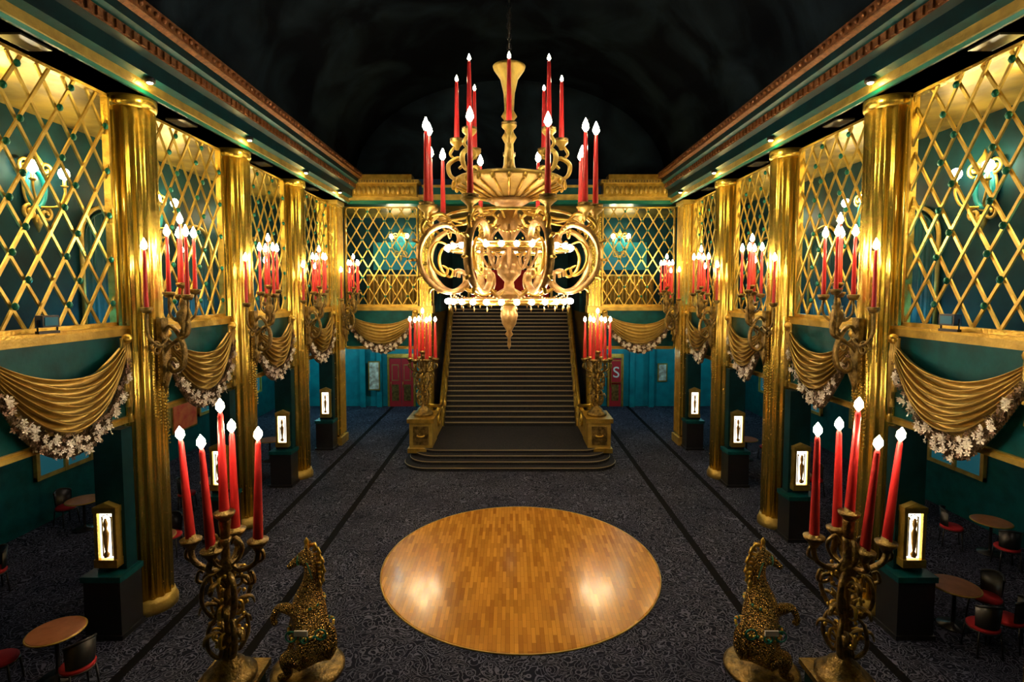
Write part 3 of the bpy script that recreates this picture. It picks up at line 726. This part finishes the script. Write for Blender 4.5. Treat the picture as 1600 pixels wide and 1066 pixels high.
# ------------------------------------------------------------------ gilded horse statues
def statue(loc,rz,mirror):
    root=bpy.data.objects.new('gilded_horse_statue',None); COL.objects.link(root); root.location=loc; root.rotation_euler=(0,0,rz)
    V=[];E=[];Rr=[]
    def v(p,r,par=None):
        V.append((p[0]*mirror,p[1],p[2])); Rr.append(r)
        if par is not None: E.append((par,len(V)-1))
        return len(V)-1
    a=v((.12,-.12,.42),.36); b=v((.06,0,.74),.30,a); c=v((-.02,.06,1.04),.25,b)
    d=v((.03,.08,1.30),.17,c); e=v((.06,.08,1.52),.125,d); g=v((.03,.08,1.72),.105,e); h=v((-.05,.08,1.82),.10,g)
    m1=v((-.17,.07,1.74),.07,h); m2=v((-.28,.06,1.65),.052,m1); v((-.32,.06,1.62),.045,m2)
    for sy in(-1,1):
        er=v((0,.08+sy*.06,1.93),.032,h); v((.01,.08+sy*.075,2.02),.012,er)
        k=v((.0,sy*.26-.08,.40),.19,a); k2=v((-.26,sy*.3-.06,.46),.12,k); k3=v((-.14,sy*.3-.06,.17),.065,k2); v((-.34,sy*.3-.06,.12),.06,k3)
    f=v((-.22,-.06,1.02),.105,c); f2=v((-.42,-.10,1.08),.07,f); f3=v((-.50,-.12,.90),.045,f2); v((-.44,-.12,.80),.055,f3)
    f=v((-.2,.2,.9),.10,c); f2=v((-.34,.24,.6),.065,f); f3=v((-.36,.24,.25),.05,f2); v((-.40,.24,.12),.065,f3)
    t=v((.40,-.22,.36),.07,a); t=v((.5,-.25,.55),.06,t); t=v((.46,-.22,.78),.07,t); v((.38,-.2,.9),.03,t)
    me=bpy.data.meshes.new('body'); me.from_pydata(V,E,[]); me.update()
    o=bpy.data.objects.new('body',me); COL.objects.link(o); o.parent=root
    o.modifiers.new('skin','SKIN')
    for i,sv in enumerate(me.skin_vertices[0].data): sv.radius=(Rr[i],Rr[i]); sv.use_root=(i==0)
    ss=o.modifiers.new('sub','SUBSURF'); ss.levels=2; ss.render_levels=2
    me.materials.append(GLIT); o.modifiers['skin'].use_smooth_shade=True
    mb=MB(); q=mirror
    for i in range(13):
        z=1.98-i*.075; x=.04+.10*math.sin(i*.32)+(.02 if i%2 else 0)
        mb.tube([(x*q,.08,z),((x+.07)*q,.06,z+.03),((x+.11)*q,.04,z-.03),((x+.09)*q,.03,z-.08)],[.035,.035,.026,.008],GOLD,7)
    mb.tube([(-.14*q,.075+.085*math.cos(t2),1.755+.085*math.sin(t2)) for t2 in[k*2*pi/16 for k in range(16)]],.012,GREEN,6,closed=True)
    for sy in(-1,1):
        mb.ball((-.10*q,.08+sy*.085,1.82),.018,BLACK,8,5)
        mb.tube([(-.14*q,.08+sy*.08,1.78),(.02*q,.08+sy*.1,1.74),(.10*q,.08+sy*.12,1.5)],.01,GREEN,5)
    for (cx,cy,r2) in((.33,-.33,.08),(-.10,-.38,.08),(.12,-.44,.06)):
        mb.tube([((cx+r2*math.cos(t2))*q,cy-.02,.80+r2*math.sin(t2)) for t2 in[k*2*pi/20 for k in range(20)]],.013,GREEN,6,closed=True)
    for j in range(40):
        an=2*pi*j/40; mb.ball(((.07+.33*math.cos(an))*q,-.03+.34*math.sin(an),.72+.03*math.sin(4*an)),.026,GREEN if j%3==0 else GOLD,6,4)
        mb.ball(((-.01+.255*math.cos(an))*q,.06+.255*math.sin(an),1.06+.06*math.cos(an)),.022,GOLD if j%3 else GREEN,6,4)
    mb.lathe([(.03,-.04),(.045,.02),(.03,.08),(.04,.12),(.005,.18)],(-.02*q,.08,1.93),GOLD,8)
    mb.lathe([(.56,0),(.56,.05),(.5,.09),(.01,.09)],(.0,-.02,0),GOLDD,32)
    mb.box((.08*q,-.47,.90),(.2,.02,.08),PLACARD); mb.box((.08*q,-.38,.88),(.03,.18,.03),GOLDD)
    mb.obj('harness_and_plinth',parent=root)
    return root
statue((-3.20,8.1,0),0,1); statue((3.98,8.1,0),0,-1)

# ------------------------------------------------------------------ floodlights
mb=MB()
mb.box((0,0,.16),(.22,.16,.17),BLACK); mb.box((0,-.085,.16),(.17,.01,.12),GLASSW); mb.tube([(-.13,0,0),(-.13,0,.18)],.012,BLACK,6); mb.tube([(.13,0,0),(.13,0,.18)],.012,BLACK,6); mb.bx(-.14,.14,-.04,.04,-.02,.02,BLACK)
f0=mb.obj('stage_floodlight',(6.72,8.1,5.40),-1.3); put(f0.data,'stage_floodlight',(-6.72,7.7,5.40),1.3)

# ------------------------------------------------------------------ world + camera
w=bpy.data.worlds.new('dim_interior'); scene.world=w; w.use_nodes=True
w.node_tree.nodes['Background'].inputs['Color'].default_value=(.05,.09,.12,1); w.node_tree.nodes['Background'].inputs['Strength'].default_value=.1
light('vault_blue_fill',(0,15,12.5),14,(.4,.7,1),.3); light('vault_blue_fill',(0,6,12.8),18,(.4,.7,1),.3)  # blue fill lights without fixtures, added to tint the dark vault
cam=bpy.data.cameras.new('camera'); co=bpy.data.objects.new('camera',cam); COL.objects.link(co)
cam.sensor_width=36; cam.lens=36*830/1600; cam.clip_start=.05; cam.clip_end=200
cam.shift_y=-29/1600; cam.shift_x=3/1600
co.location=(0,0,6); co.rotation_euler=(pi/2-math.radians(3.4),0,0)
scene.camera=co
